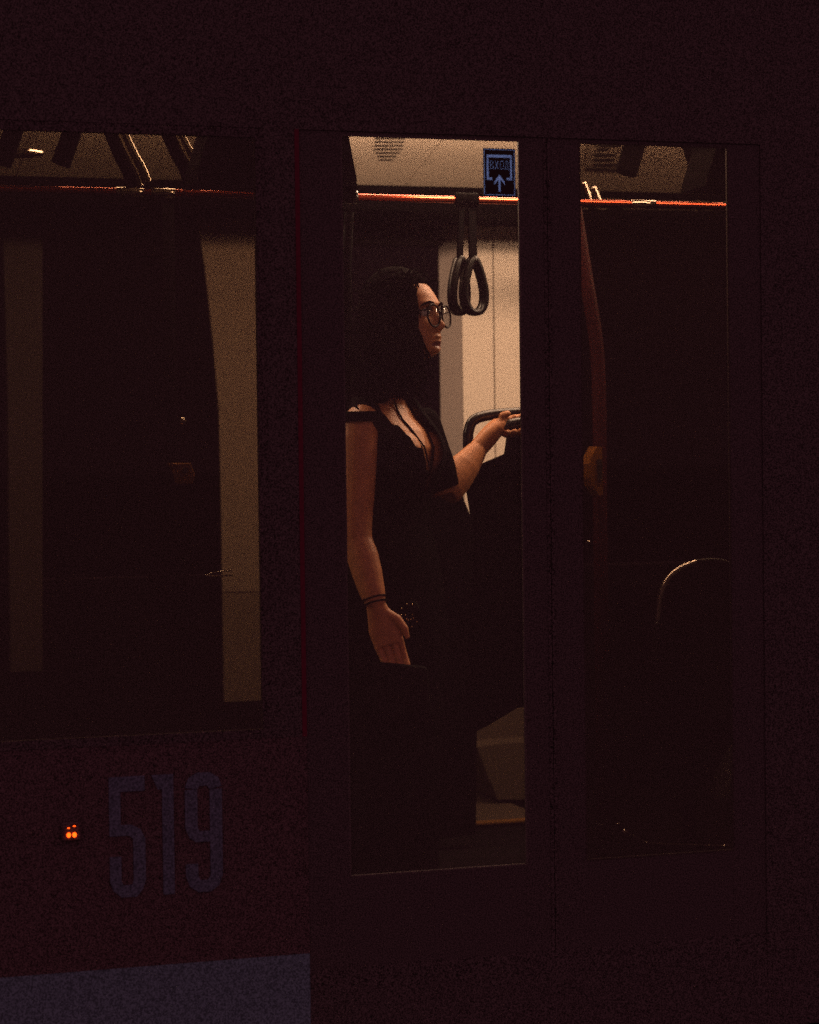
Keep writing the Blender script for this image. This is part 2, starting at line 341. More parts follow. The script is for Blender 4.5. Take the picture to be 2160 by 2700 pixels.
# fleet number 519
def digit(polys, x0, x1, ztop, zbot):
    o = MB()
    for p in polys: o.prism([(x0+(x1-x0)*u, ztop+(zbot-ztop)*v) for u, v in p], -.003, -.0006)
    return o.build('number_digit', 'number_paint', tram)
h = .10
def rect(a, b, c, d_): return [(a, c), (b, c), (b, d_), (a, d_)]
five = [rect(.04,.98,0,.125), rect(.04,.34,.125,.40), [(.04,.40),(.34,.40),(.62,.40),(.85,.44),(.98,.52),(.66,.52),(.55,.49),(.04,.49)], rect(.66,.98,.52,.86),
        [(.98,.86),(.90,.94),(.74,1),(.34,1),(.12,.94),(.04,.86),(.34,.86),(.38,.90),(.62,.90),(.66,.86)], rect(.04,.34,.66,.86)]
one = [rect(.48,1,0,1), [(0,0),(.48,0),(.48,.12),(.28,.12)]]
nine = [[(.02,.12),(.12,.04),(.34,0),(.66,0),(.88,.04),(.98,.12),(.66,.14),(.60,.11),(.40,.11),(.34,.14)], rect(.66,.98,.14,.86) , rect(.02,.34,.14,.46),
        [(.02,.46),(.34,.46),(.40,.49),(.66,.49),(.66,.58),(.28,.58),(.12,.54)], [(.98,.86),(.88,.95),(.66,1),(.34,1),(.12,.95),(.02,.86),(.34,.86),(.40,.90),(.60,.90),(.66,.86)], rect(.02,.34,.76,.86)]
nine[1] = rect(.662,.98,.141,.859)
for pl, a, b in ((five, 269, 370), (one, 386, 444), (nine, 472, 574)):
    px = (a+b)/2; digit(pl, X(a), X(b), P(470, 2040, 0).z, P(470, 2356, 0).z)
# twin red marker lamp
c = P(187, 2200, 0)
ml = MB().box(c.x-.024, c.x+.024, -.010, -.0005, c.z-.016, c.z+.030).build('marker_lamp', 'maroon_paint', tram, bevel=.006)
for s in (-1, 1): MB().ball((c.x+s*.0068, -.011, c.z), (.0050, .005, .0058)).build('red_light_or_glint', 'red_led', ml, smooth=True)
for s, dz in ((-1, .0165), (1, .0205)): MB().ball((c.x+s*.0068, -.0105, c.z+dz), (.0032, .002, .0012)).build('red_light_or_glint', 'red_led', ml, smooth=True)  # reflections above the LEDs, made as small glowing beads

# ---------------------------------------------------------------- interior shell
E = EYE
ceil = [(.06, E+.95), (.30, E+1.10), (1.10, E+1.10), (1.85, E+.915)]
seams = [XA, X(110,1.4), X(760,1.4), P(1168, 400, 1.45).x, P(1690, 420, 1.45).x, P(1690, 420, 1.45).x+.9, XB]
for a, b in zip(seams[:-1], seams[1:]):
    MB().prism_yz(ceil+[(y, z+.012) for y, z in ceil[::-1]], a+.0015, b-.0015).build('ceiling_panel', 'ceiling_plastic', tram)
MB().box(XA, XB, T, 2.34, E+1.13, E+1.15).build('ceiling_back', 'dark_plastic', tram)
# far bulkhead (dark) and far wall
MB().prism_yz([(1.851, E+.905), (1.86, E+.832), (2.29, E+.842), (2.29, E+1.12), (1.851, E+1.12)], XA, XB).build('bulkhead', 'dark_plastic', tram, bevel=.006)
FW = 2.30
zb0, zb1 = P(1280, 648, FW).z, E+.838

zlow = P(1250, 1500, FW).z
# lit pillars between far windows, panel by panel
xq0, xq1, xq2 = P(1220, 900, FW).x, P(1303.5, 900, FW).x, P(1475, 900, FW).x
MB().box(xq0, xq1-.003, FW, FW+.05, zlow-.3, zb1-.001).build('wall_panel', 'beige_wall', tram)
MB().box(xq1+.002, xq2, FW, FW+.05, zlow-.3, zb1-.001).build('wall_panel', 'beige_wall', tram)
MB().box(xq1-.02, xq1+.02, FW+.012, FW+.055, zlow-.3, zb1-.001).build('wall_joint', 'brown_band', tram)
xg = P(1164, 900, FW+.03).x
for a, b in ((XA, xg-.001), (xq2+.001, XB)): MB().box(a, b, FW-.004, FW+.06, zb0, zb1).build('upper_band', 'brown_band', tram)
MB().prism_yz([(0,0),(1,0),(1,1)], 0, 1) 
gp = MB(); gp.add([(xg, FW+.045, zlow-.3), (xq0-.001, FW+.001, zlow-.3), (xq0-.001, FW+.055, zlow-.3), (xg, FW+.055, zlow-.3),
                   (xg, FW+.045, zb1-.001), (xq0-.001, FW+.001, zb1-.001), (xq0-.001, FW+.055, zb1-.001), (xg, FW+.055, zb1-.001)],
                  [(0,3,2,1),(4,5,6,7),(0,1,5,4),(1,2,6,5),(2,3,7,6),(3,0,4,7)])
gp.build('shaded_reveal', 'grey_plastic', tram)  # grey tone puts the shade of this angled face into its colour
def fpoly(pts, y0, y1, name, m, Y=None): return MB().prism([((q := P(a, b, Y if Y is not None else y0)).x, q.z) for a, b in pts], y0, y1).build(name, m, tram)
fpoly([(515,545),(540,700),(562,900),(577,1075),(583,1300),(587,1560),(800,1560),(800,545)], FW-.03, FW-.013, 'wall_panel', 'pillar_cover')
fpoly([(587,1563),(592,1880),(800,1880),(800,1563)], FW-.03, FW-.013, 'wall_panel', 'pillar_shade')  # darker lower piece, the pillar's fade into shade put into its colour
fpoly([(8,600),(20,1000),(30,1880),(112,1880),(112,600)], FW, FW+.05, 'wall_panel', 'panel_grey')
MB().box(XA, XB, FW+.065, FW+.12, .12, zlow).build('far_side_panel', 'maroon_paint', tram)
MB().box(XA, XB, FW+.065, FW+.12, zb0, zRoof).build('far_side_panel', 'maroon_paint', tram)
MB().box(XA, XB, FW-.004, FW+.06, FLOOR, zlow-.302).build('lower_wall', 'dark_plastic', tram)
MB().box(XA, XB, FW+.0605, FW+.0645, FLOOR, zlow).build('lower_wall', 'dark_plastic', tram)
for a, b in ((XA, P(60, 900, FW).x), (P(60, 900, FW).x, P(640, 900, FW).x), (P(640, 900, FW).x, xq1), (xq1, XB)):
    wn = MB().box(a+.02, b-.02, FW+.085, FW+.091, zlow+.002, zb0-.002).build('window', 'dark_glass', tram)
    MB().box(a-.02, a+.018, FW+.068, FW+.10, zlow, zb0).build('window_post', 'dark_plastic', wn)
# light tubes along the ceiling
def lamp(x0, x1, y, z=E+1.0285, hw=.055, dp=.050):
    h = MB().box(x0-.02, x1+.02, y-hw-.012, y+hw+.012, z-.006, E+1.0985).build('ceiling_light', 'grey_plastic', tram)
    d = MB(); a, b = z-.0065, z-.0065-dp
    d.add([(x0,y-hw,a),(x1,y-hw,a),(x0,y-hw*.55,b),(x1,y-hw*.55,b),(x0,y+hw*.55,b),(x1,y+hw*.55,b),(x0,y+hw,a),(x1,y+hw,a)], [(0,1,3,2),(2,3,5,4),(4,5,7,6)])
    d.build('diffuser', 'tube_light', h)
lamp(.34, 1.6, .50); lamp(.02, 1.3, 1.02); lamp(1.4, 2.8, 1.02); lamp(-.72, -.01, 1.04); lamp(-3.3, -1.72, 1.02)
# speaker grille: rows of holes in the ceiling
def zc(y):
    for (a, za), (b, zb_) in zip(ceil[:-1], ceil[1:]):
        if a <= y <= b: return za+(zb_-za)*(y-a)/(b-a)
def ceil_pt(px, py):
    (a, za), (b, zb_) = ceil[-2:]; k = (zb_-za)/(b-a); d = ray(px, py)
    t = (za+k*(CAM.y-a)-CAM.z)/(d.z-k*d.y); return CAM+d*t
gr = None; R2 = lambda u, v: (850+u/2.875, 300+v/2.875)
rows = [(155,418,625),(183,412,618),(210,408,612),(238,404,606),(265,402,600),(292,415,580),(319,425,553),(346,440,530)]
holes = []
base = MB()
for k, (v, u0, u1) in enumerate(rows):
    nh = int(round((u1-u0)/17.5))+1
    for i in range(nh):
        q = ceil_pt(*R2(u0+(u1-u0)*i/(nh-1), v)); holes.append(q)
gmesh = None
for i, q in enumerate(holes):
    sl = (zc(q.y+.01)-zc(q.y-.01))/.02
    o = MB().add([(q.x+.0022*math.cos(a), q.y+.0065*math.sin(a), zc(q.y)+sl*.0065*math.sin(a)-zz) for zz in (.002, -.001) for a in [2*math.pi*k/8 for k in range(8)]],
                 [tuple(range(7,-1,-1)), tuple(range(8,16))]+[(k, (k+1)%8, 8+(k+1)%8, 8+k) for k in range(8)])
    if gr is None: gr = o.build('speaker_grille', 'ink', tram)
    else: o.build('hole', 'ink', gr)

# ---------------------------------------------------------------- interior fittings
def tube_part(name, pts, r, m, parent=None, seg=12): return MB().tube(pts, r, seg).build(name, m, parent or tram, smooth=True)
# long orange rail over the aisle
RY = .70; rz = P(1100, 524, RY).z
rail = tube_part('handrail', [(XA+.3, RY, rz), (XB-.3, RY, rz)], .0095, 'orange_tube', seg=20)
def add_sleeve(a, b, Y=RY, z=None, r=.0120, m='chrome'):
    z = rz if z is None else z
    MB().tube([(P(a, 500, Y).x, Y, z), (P(b, 500, Y).x, Y, z)], r, 16).build('added_sleeve', m, rail, smooth=True)
add_sleeve(305, 378); add_sleeve(397, 461); add_sleeve(1664, 1727)  # chrome sleeves added where the rail shows short white highlights
add_sleeve(914, 941, r=.018, m='black_tube')
# second, farther rail
RY2 = 1.55; rz2 = P(1600, 537, RY2).z
rail2 = tube_part('handrail', [(P(1480,537,RY2).x, RY2, rz2), (XB-.3, RY2, rz2)], .016, 'black_gloss', seg=16)
for a, b in ((1540,1565),(1580,1640),(1834,1846)):
    MB().tube([(P(a,537,RY2).x, RY2, rz2), (P(b,537,RY2).x, RY2, rz2)], .0185, 14).build('added_sleeve', 'chrome', rail2, smooth=True)  # chrome pieces added to carry the highlights of the farther rail
# leaning, S-curved poles between ceiling and rail
def R3(u, v): return (u*.46377, 280+v*.46377)
def R4(u, v): return (1400+u*.44058, 330+v*.44058)
def pole(pts, Y, r, m, name='curved_pole'):
    q = [P(a, b, Y) for a, b in pts]; t = q[0]-q[1]
    q = [q[0]+t*((E+1.10-q[0].z)/t.z)] + q if t.z > 0 and q[0].z < E+1.09 else q
    return tube_part(name, bez(q, 8), r, m, seg=16)
def twin(l1, l2, R, Y=.74, top=True):
    mid = [((a+c)/2, (b+d)/2) for (a, b), (c, d) in zip(l1, l2[:len(l1)]+[l2[-1]]*9)] if False else l1
    post = None
    for l in (l1, l2):
        q = [P(*R(a, b), Y) for a, b in l]; t = q[0]-q[1]
        if top: q = [q[0]+t*((E+1.095-q[0].z)/t.z)]+q
        o = MB().tube(bez(q, 6), .0118, 20)
        if post is None: post = o.build('curved_rail', 'rod', tram, smooth=True)
        else: o.build('rod', 'rod', post, smooth=True)  # second rod added to give each pole its second highlight line
    q = [P(*R(a-46, b), Y-.01) for a, b in l1]; t = q[0]-q[1]
    if top: q = [q[0]+t*((E+1.09-q[0].z)/t.z)]+q
    MB().tube(bez(q, 6), .014, 12).build('rubber_core', 'dark_plastic', post, smooth=True)
mat('rod', (0.92, 0.86, 0.76), 0.07, metal=1.0, var=0.05, scale=80)
twin([(640,80),(665,150),(690,210),(730,300),(765,365),(785,425),(792,455)], [(688,82),(700,130),(725,200),(770,290),(800,340),(825,395),(840,435)], R3)
twin([(957,92),(985,145),(1010,200),(1045,275),(1085,345),(1100,385),(1112,425)], [(1003,94),(1020,150),(1050,210),(1085,270),(1115,320),(1135,348)], R3)
twin([(975,112),(990,160),(1015,225),(1040,275),(1060,308)], [(1020,115),(1035,165),(1055,215),(1078,258)], R4)
twin([(312,342),(335,400),(350,455)], [(372,368),(390,415),(408,465)], R4, 1.2, False)
pole([R3(440,30), R3(395,190), R3(345,330)], .74, .026, 'dark_plastic')
pole([R3(110,30), R3(60,190), R3(10,330)], .74, .026, 'dark_plastic')
pole([R4(630,80), R4(570,290)], .74, .032, 'dark_plastic')
tube_part('grab_bar', [P(25, 403, 1.1), P(111, 403, 1.1)], .014, 'chrome')
# covers of the door drive above the door posts
def cover(pts, y0=.18, y1=.34): return fpoly(pts, y0, y1, 'drive_cover', 'dark_plastic')
cover([(556,250),(556,328),(525,438),(522,478),(905,498),(941,520),(941,470),(917,345),(912,250)])
cover([(1892,300),(1892,382),(1866,463),(1860,490),(2130,500),(2130,300)])
# posts: upright poles
tube_part('upright_pole', [P(921,560,.62), P(914,700,.62), Vector((P(912,700,.62).x,.62,FLOOR))], .013, 'dark_plastic')
red1 = tube_part('upright_pole', bez([P(1505,480,.95), P(1540,700,.95), P(1572,900,.95), P(1580,1050,.95), P(1582,1300,.95)])+[Vector((P(1582,1300,.95).x,.95,FLOOR))], .021, 'red_pole')
red2 = tube_part('upright_pole', [Vector((P(455,1300,.95).x,.95,rz)), Vector((P(455,1300,.95).x,.95,FLOOR))], .016, 'dark_plastic')
# ticket validators on the poles
def validator(c, parent, s=1.0):
    x, y, z = c
    b = MB().prism_yz([(y-.05,z-.10),(y-.06,z+.02),(y-.03,z+.10),(y+.05,z+.10),(y+.05,z-.10)], x-.045*s, x+.045*s).build('ticket_validator', 'amber_plastic', tram, bevel=.01)
    MB().box(x-.03*s, x+.03*s, y-.064, y-.052, z-.05, z+.012).build('screen', 'ink', b, bevel=.002)
    MB().tube([(x, y-.05, z+.055), (x, y-.075, z+.055)], .008, 10).build('button', 'ink', b)
def R7(u, v): return (1400+u*.6032, 1000+v*.6032)
b = fpoly([R7(290,293),R7(312,296),R7(316,505),R7(300,508),R7(275,470),R7(262,430),R7(257,370),R7(268,335)], .86, .925, 'ticket_validator', 'amber_plastic')
q_ = P(*R7(297,395), .86); MB().box(q_.x-.006, q_.x+.008, .853, .859, q_.z-.03, q_.z+.03).build('screen', 'ink', b)
v = P(470, 1249, .93)
b = MB().prism([(v.x-.032, v.z+.03),(v.x+.022, v.z+.03),(v.x+.034, v.z-.005),(v.x+.026, v.z-.03),(v.x-.004, v.z-.03),(v.x-.018, v.z+.012)], .86, .94).build('stop_button_box', 'amber_plastic', tram, bevel=.004)
MB().tube([(v.x+.006, .862, v.z+.010), (v.x+.006, .852, v.z+.010)], .0075, 12).build('button', 'ink', b)
v = P(480, 1110, .95); MB().ball(v, .012).build('pole_clamp', 'chrome', red2, smooth=True)
# notice with printed lines, on the ceiling
nq = [ceil_pt(*R4(*u)) for u in ((350,95),(575,100),(530,255),(318,265))]
nt_ = MB(); nt_.add([(q.x,q.y,q.z-.003) for q in nq]+[(q.x,q.y,q.z-.0012) for q in nq], [(0,3,2,1) if False else (3,2,1,0),(4,5,6,7),(0,1,5,4),(1,2,6,5),(2,3,7,6),(3,0,4,7)])
note = nt_.build('notice', 'paper', tram)
for v0, u0, u1 in ((112,405,545),(138,400,465),(170,385,505),(200,380,500),(230,375,545),(255,335,480),(262,480,525)):
    q = [ceil_pt(*R4(*u)) for u in ((u0,v0-7),(u1,v0-7),(u1-4,v0+7),(u0-4,v0+7))]
    MB().add([(a.x,a.y,a.z-.0055) for a in q]+[(a.x,a.y,a.z-.0035) for a in q], [(3,2,1,0),(4,5,6,7),(0,1,5,4),(1,2,6,5),(2,3,7,6),(3,0,4,7)]).build('print_line', 'ink', note)

# partition with black padded frame, where the hand rests
def R5(u, v): return (850+u*.46383, 1250+v*.46383)
def R1(u, v): return (850+u*.34783, 640+v*.34783)
PY = .62
fr = [P(*R1(*u), PY) for u in ((1112,2300),(1108,1800),(1105,1500),(1112,1420),(1135,1360),(1190,1325),(1300,1302),(1480,1288),(1720,1275))]
part = fpoly([R1(1420,1458),R1(1740,1450),(1455,1855),R5(1110,1330),R5(940,1432),R5(800,1500),R1(1150,2300),R1(1146,2090),R1(1108,1860),R1(1130,1780),R1(1190,1690),R1(1400,1600)], PY+.01, PY+.035, 'partition_panel', 'seat_fabric')
MB().tube(bez(fr[1:], 6), .0150, 14).build('frame_tube', 'black_tube', part, smooth=True)
GB = [P(*R1(1330,1420), PY-.10), P(*R1(1440,1372), PY-.10), P(*R1(1600,1352), PY-.10), P(*R1(1720,1340), PY-.10)]
MB().tube(bez(GB+[P(*R1(1740,1460), PY)], 8), .0145, 14).build('grab_bar', 'black_tube', part, smooth=True)
# seat behind her
st = fpoly([R1(560,1360),R1(640,1330),R1(800,1350),R1(880,1450),R1(980,1690),R1(1050,1890),R1(1136,2095),R1(1250,2500),R1(1500,2560),R1(1500,2720),R1(800,2720),R1(560,2300)], 1.25, 1.62, 'seat', 'seat_fabric')
MB().box(P(1050,1900,1.3).x, P(1050,1900,1.3).x+.05, 1.40, 1.46, FLOOR, P(*R1(800,2600),1.3).z).build('leg', 'dark_plastic', st)
fpoly([(1030,1480),(1262,1520),(1258,1900),(1255,2200),(1133,2215),(1133,1700)], 1.20, 1.24, 'seat_side', 'seat_fabric')
# seat box by the far wall, step with yellow edge
fpoly([R5(880,1552),R5(1060,1528),R5(1500,1512),R5(1500,1850),R5(1000,1850),R5(940,1715)], 1.95, FW-.006, 'seat_box', 'shaded_plinth')
fpoly([R5(740,1500),R5(860,1440),R5(960,1420),R5(1110,1330),R5(1500,1315),R5(1500,1505),R5(900,1530)], 2.10, FW-.006, 'seat_box', 'shaded_plinth')
zst = P(*R5(1020,1978), 1.55).z
MB().box(P(*R5(300,2000),1.55).x, P(1460,2160,1.55).x, 1.56, 2.29, FLOOR, zst-.006).build('step', 'shaded_plinth', tram)
MB().box(P(*R5(395,2000),1.55).x, P(1460,2160,1.55).x, 1.553, 1.60, zst-.0055, zst).build('yellow_edge', 'yellow_strip', tram)
# seats seen through the smoked leaf and left window: shells with hoop handles
def seat(px, Y, zt=1.22, flip=1, hoop=None):
    x = P(px, 1500, Y).x; f = flip
    back = [(x-f*.02, FLOOR+.43), (x-f*.10, zt-.10), (x-f*.115, zt-.02), (x-f*.09, zt), (x-f*.055, zt-.02), (x-f*.02, zt-.25), (x+f*.04, FLOOR+.45)]
    s = MB().prism(back, Y, Y+.42).build('seat', 'seat_fabric', tram, bevel=.012)
    MB().box(x-f*.03, x+f*.42, Y, Y+.42, FLOOR+.36, FLOOR+.44).build('cushion', 'seat_fabric', s, bevel=.02)
    for dx in (.05, .36): MB().tube([(x+f*dx, Y+.21, FLOOR), (x+f*dx, Y+.21, FLOOR+.37)], .02, 10).build('leg', 'dark_plastic', s, smooth=True)
    return s
s = seat(1850, .62, 1.18, 1)
hp = [P(a, b, .60) for a, b in ((1722,1760),(1734,1640),(1740,1580),(1757,1535),(1788,1502),(1836,1481),(1900,1480),(1950,1510),(1968,1600),(1970,1760))]
MB().tube(bez(hp[:2]), .008, 12).build('hoop_handle', 'black_tube', s, smooth=True)
MB().tube(bez(hp[1:6], 6), .008, 12).build('hoop_handle', 'chrome', s, smooth=True)  # chrome stretch puts the hoop's highlight into the material, the rest stays black
MB().tube(bez(hp[5:], 6), .008, 12).build('hoop_handle', 'black_tube', s, smooth=True)
s = seat(300, 1.2, 1.20, 1); seat(560, 1.2, 1.22, 1)
hv = [P(a, b, 1.05) for a, b in ((610,1503),(586,1506),(560,1511),(543,1518),(560,1519),(586,1518),(612,1517))]
MB().tube(bez(hv, 6), .0022, 8).build('hoop_handle', 'chrome', s, smooth=True)
# foot rail with chrome end and beads, added to carry small glints
fp = [P(a, b, .75) for a, b in ((1628,2170),(1640,2189),(1652,2199),(1667,2205),(1700,2222),(1760,2228),(1930,2232))]
MB().tube(bez(fp, 6), .009, 10).build('added_foot_rail', 'black_gloss', tram, smooth=True)
MB().tube([fp[1], fp[2], fp[3]], .0095, 10).build('glint_end', 'chrome', tram, smooth=True)
for a in (1706, 1912, 1922): MB().ball(P(a, 2223 if a < 1800 else 2231, .735), .006).build('glint_bead', 'chrome', tram, smooth=True)
MB().ball(P(1553, 1429, .9), .006).build('glint_bead', 'chrome', tram, smooth=True)

# ---------------------------------------------------------------- hanging straps (each swings free: things of their own)
def strap(pxc, wpx, yaw, label, lean):
    top = Vector((P(pxc, 524, RY).x, RY, rz))
    e_ = empty('hanging_strap', (top.x, RY, rz)); tag(e_, label, 'strap', 'hanging straps on the orange rail')
    L = .165; hw, hh = .050, .150
    c, s = math.cos(yaw), math.sin(yaw)
    M3 = Matrix.Translation(top) @ Matrix.Rotation(lean, 4, 'Y')
    def pt(u, v, d): return M3 @ Vector((u*c-d*s, u*s+d*c, v))
    # belt
    bl = MB(); w_ = .017
    loop = [(.0215*math.cos(a), .0215*math.sin(a)) for a in [math.pi*k/8 for k in range(-3, 12)]]
    vs = []; 
    o = MB(); M3r = Matrix.Translation(top)
    ring = [M3r @ Vector((0, .0175*math.cos(a), .0175*math.sin(a))) for a in [2*math.pi*k/16 for k in range(17)]]
    ax = Vector((1,0,0))
    vs = []
    for q in ring:
        rd = (q-top).normalized()
        for du, dr in ((-w_, -.0025), (w_, -.0025), (w_, .0025), (-w_, .0025)): vs.append(q+ax*du+rd*dr)
    fs = [(i*4+k, i*4+(k+1)%4, i*4+4+(k+1)%4, i*4+4+k) for i in range(16) for k in range(4)]
    o.add(vs, fs).build('clamp', 'strap_clamp', e_, smooth=False)
    b = MB(); vs = [pt(u, v, d) for v in (-.021, -L) for u, d in ((-w_,-.003),(w_,-.003),(w_,.003),(-w_,.003))]
    b.add(vs, [(3,2,1,0),(4,5,6,7),(0,1,5,4),(1,2,6,5),(2,3,7,6),(3,0,4,7)]).build('belt', 'strap_clamp', e_)
    # teardrop grip
    prof = []
    for k in range(65):
        a = 2*math.pi*k/64; prof.append((hw*.90*math.sin(a)*(1-.42*math.cos(a)), -L-hh/2+hh/2*math.cos(a)))
    n = len(prof)-1; vs = []
    for i in range(n):
        u, v = prof[i]; (u0, v0), (u1, v1) = prof[i-1], prof[(i+1)%n]; tn = Vector((u1-u0, v1-v0)).normalized(); nn = Vector((-tn.y, tn.x))
        for dn, dd in ((-.008,-.012),(.008,-.012),(.010,0),(.008,.012),(-.008,.012),(-.010,0)): vs.append(pt(u+nn.x*dn, v+nn.y*dn, dd))
    fs = [(i*6+k, i*6+(k+1)%6, ((i+1)%n)*6+(k+1)%6, ((i+1)%n)*6+k) for i in range(n) for k in range(6)]
    MB().add(vs, fs).build('grip', 'strap_rubber', e_, smooth=True)
strap(1216, 60, math.radians(48), 'black teardrop hanging strap nearer her glasses, turned almost edge-on', math.radians(2))
strap(1243, 70, math.radians(35), 'black teardrop hanging strap nearer the beige wall panel', math.radians(-1))

# ---------------------------------------------------------------- the woman
feet = Vector((Q(1050, 1220, 6.0).x, Q(1050, 1220, 6.0).y, FLOOR))
per = empty('person', feet)
tag(per, 'woman in glasses and black dress standing behind the door glass, hand on grab bar', 'person')
BD = 6.0
def yawdir(deg): a = math.radians(deg); return (R0*math.cos(a) - D0*math.sin(a))
tf = yawdir(28); tr = tf.cross(UPW).normalized()       # torso forward, her right (towards the camera)
def B(z, fw=0, rt=0, px=1024):                         # point in body frame: height above the floor, forward, right
    o = Q(px, 1220, BD); return Vector((o.x, o.y, FLOOR+z)) + tf*fw + tr*rt
body = MB()
tors = [(.74,0,.135,.10),(.80,0,.162,.112),(.88,0,.165,.115),(.96,0,.145,.10),(1.03,0,.120,.085),(1.10,.005,.126,.090),(1.17,.012,.138,.102),(1.22,.014,.142,.104),(1.265,.004,.146,.092),(1.30,-.008,.126,.072),(1.335,-.012,.085,.055)]
body.tube([B(z, f) for z, f, a, b in tors], [(a, b) for z, f, a, b in tors], 28, tr, tf)
for s in (-1, 1): body.ball(B(1.205, .072, s*.068), (.058, .058, .062))
hf = yawdir(30); hr = hf.cross(UPW).normalized()
HC = Q(1076, 838, 5.985)                              # head centre at eye level
nb = B(1.335, -.012)
body.tube(bez([nb, nb.lerp(HC, .45)+hf*-.004, HC+UPW*-.06+hf*-.012], 4), [.058,.056,.054,.052,.051,.050,.050,.051,.052], 20)
# head
def head_mesh(mb):
    prof = [(.124,.005,-.035,.020),(.116,.030,-.062,.040),(.100,.042,-.088,.056),(.078,.064,-.102,.067),(.050,.080,-.109,.073),(.026,.089,-.110,.0745),(.012,.085,-.110,.0745),(0,.0805,-.108,.074),(-.015,.080,-.105,.0735),
            (-.032,.081,-.098,.071),(-.048,.081,-.090,.067),(-.064,.0825,-.078,.0615),(-.080,.079,-.062,.055),(-.094,.0785,-.05,.047),(-.105,.071,-.035,.038),(-.113,.052,-.02,.026),(-.117,.030,-.005,.012)]
    zs = np.array([p[0] for p in prof])[::-1]; col = lambda i: np.array([p[i] for p in prof])[::-1]
    nz, na = 80, 96; vs = []
    for i in range(nz):
        z = .1235-(.1235+.1165)*i/(nz-1)
        xf, xb, hw = (float(np.interp(z, zs, col(k))) for k in (1, 2, 3)); xm = xb+(xf-xb)*.50
        for k in range(na):
            a = 2*math.pi*k/na; c, s = math.cos(a), math.sin(a)
            x = xm+(xf-xm)*abs(c)**.86*(1 if c > 0 else -1); y = hw*abs(s)**.95*(1 if s > 0 else -1)
            if c > 0:
                nl = float(np.interp(z, [-.056,-.050,-.043,-.036,-.02,0,.010,.02], [0,.010,.026,.027,.018,.008,.002,0])); sg = float(np.interp(z, [-.05,-.035,-.015,.02], [.0125,.0115,.008,.007]))
                d = nl*math.exp(-(y/sg)**2/1.3)
                d += .0045*math.exp(-((abs(y)-.013)/.006)**2-((z+.043)/.008)**2)
                d -= .013*math.exp(-((abs(y)-.031)/.016)**2-((z-.001)/.011)**2)
                d += .006*math.exp(-((abs(y)-.028)/.022)**2-((z-.019)/.007)**2)
                d += .0075*math.exp(-(y/.019)**2-((z+.0655)/.0045)**2) + .0075*math.exp(-(y/.017)**2-((z+.0775)/.0055)**2) - .004*math.exp(-(y/.022)**2-((z+.071)/.0022)**2)
                d -= .0035*math.exp(-(y/.02)**2-((z+.088)/.005)**2); d += .005*math.exp(-(y/.018)**2-((z+.101)/.009)**2)
                d += .004*math.exp(-((abs(y)-.046)/.016)**2-((z+.024)/.014)**2)
                x += d
            vs.append((x, y, z))
    fs = [(i*na+k, (i+1)*na+k, (i+1)*na+(k+1)%na, i*na+(k+1)%na) for i in range(nz-1) for k in range(na)]
    fs += [tuple(range(na)), tuple(range(nz*na-1, (nz-1)*na-1, -1))]
    tilt = math.radians(8)
    def w_(v): x, y, z = v; x, z = x*math.cos(tilt)-z*math.sin(tilt), x*math.sin(tilt)+z*math.cos(tilt); return HC+hf*x-hr*y+UPW*z
    mb.add([w_(v) for v in vs], fs); return w_
HW = head_mesh(body)
# legs
for s in (-1, 1):
    body.tube([B(.80,0,s*.078), B(.62,.008,s*.078), B(.47,.012,s*.075), B(.36,.0,s*.074), B(.25,-.012,s*.073), B(.09,-.01,s*.072), B(.055,-.005,s*.072)], [.085,.074,.056,.050,.052,.035,.034], 18)
    body.tube([B(.055,-.03,s*.072), B(.045,.03,s*.074), B(.024,.10,s*.078), B(.02,.155,s*.08)], [(.028,.03),(.033,.028),(.036,.02),(.028,.013)], 14, tr, UPW)
# arms (picture points measured on the photograph, distance from the camera)
nsh, nel, nwr = Q(950,1126,5.86), Q(938,1400,5.84), Q(992,1598,5.80)
body.tube(bez([B(1.272,-.01,.10), nsh, nsh.lerp(nel,.45), nel, nel.lerp(nwr,.35), nwr], 3), [.050,.050,.051,.051,.049,.048,.046,.046,.044,.042,.040,.040,.041,.039,.033,.026], 18)
pal = Q(1012,1656,5.80); dirh = (pal-nwr).normalized()
sd = DV.cross(dirh).normalized()                       # across the hand, in the picture plane
body.tube([nwr, nwr.lerp(pal,.5), pal, pal+dirh*.045], [(.026,.022),(.033,.017),(.041,.015),(.040,.012)], 16, sd, DV)
for k, (off, ln_) in enumerate(((-.031,.070),(-.0105,.078),(.0105,.074),(.031,.060))):
    r0_ = pal+dirh*.040+sd*off; f1 = r0_+dirh*ln_*.45-sd*off*.10; f2 = f1+dirh*ln_*.32-DV*.004; f3 = f2+dirh*ln_*.25-DV*.008
    body.tube([r0_, f1, f2, f3, f3+dirh*.004], [.0088,.0084,.0080,.0070,.004], 10)
th = nwr.lerp(pal,.45); body.tube([th-sd*.018, th-sd*.040+dirh*.022-DV*.006, th-sd*.050+dirh*.052-DV*.010, th-sd*.049+dirh*.078-DV*.012], [.015,.0125,.0105,.006], 10)
fsh, fel, fwr = Q(1108,1126,6.13), Q(1172,1300,6.15), Q(1264,1180,6.212)
body.tube(bez([B(1.272,-.01,-.10), fsh, fsh.lerp(fel,.5), fel], 4), [.050,.050,.050,.050,.048,.047,.046,.045,.044,.043,.042,.042,.040], 18)
body.tube(bez([fel, fel.lerp(fwr,.3), fel.lerp(fwr,.7), fwr], 4), [.042,.044,.046,.046,.046,.045,.043,.041,.037,.034,.031,.028,.025], 18)
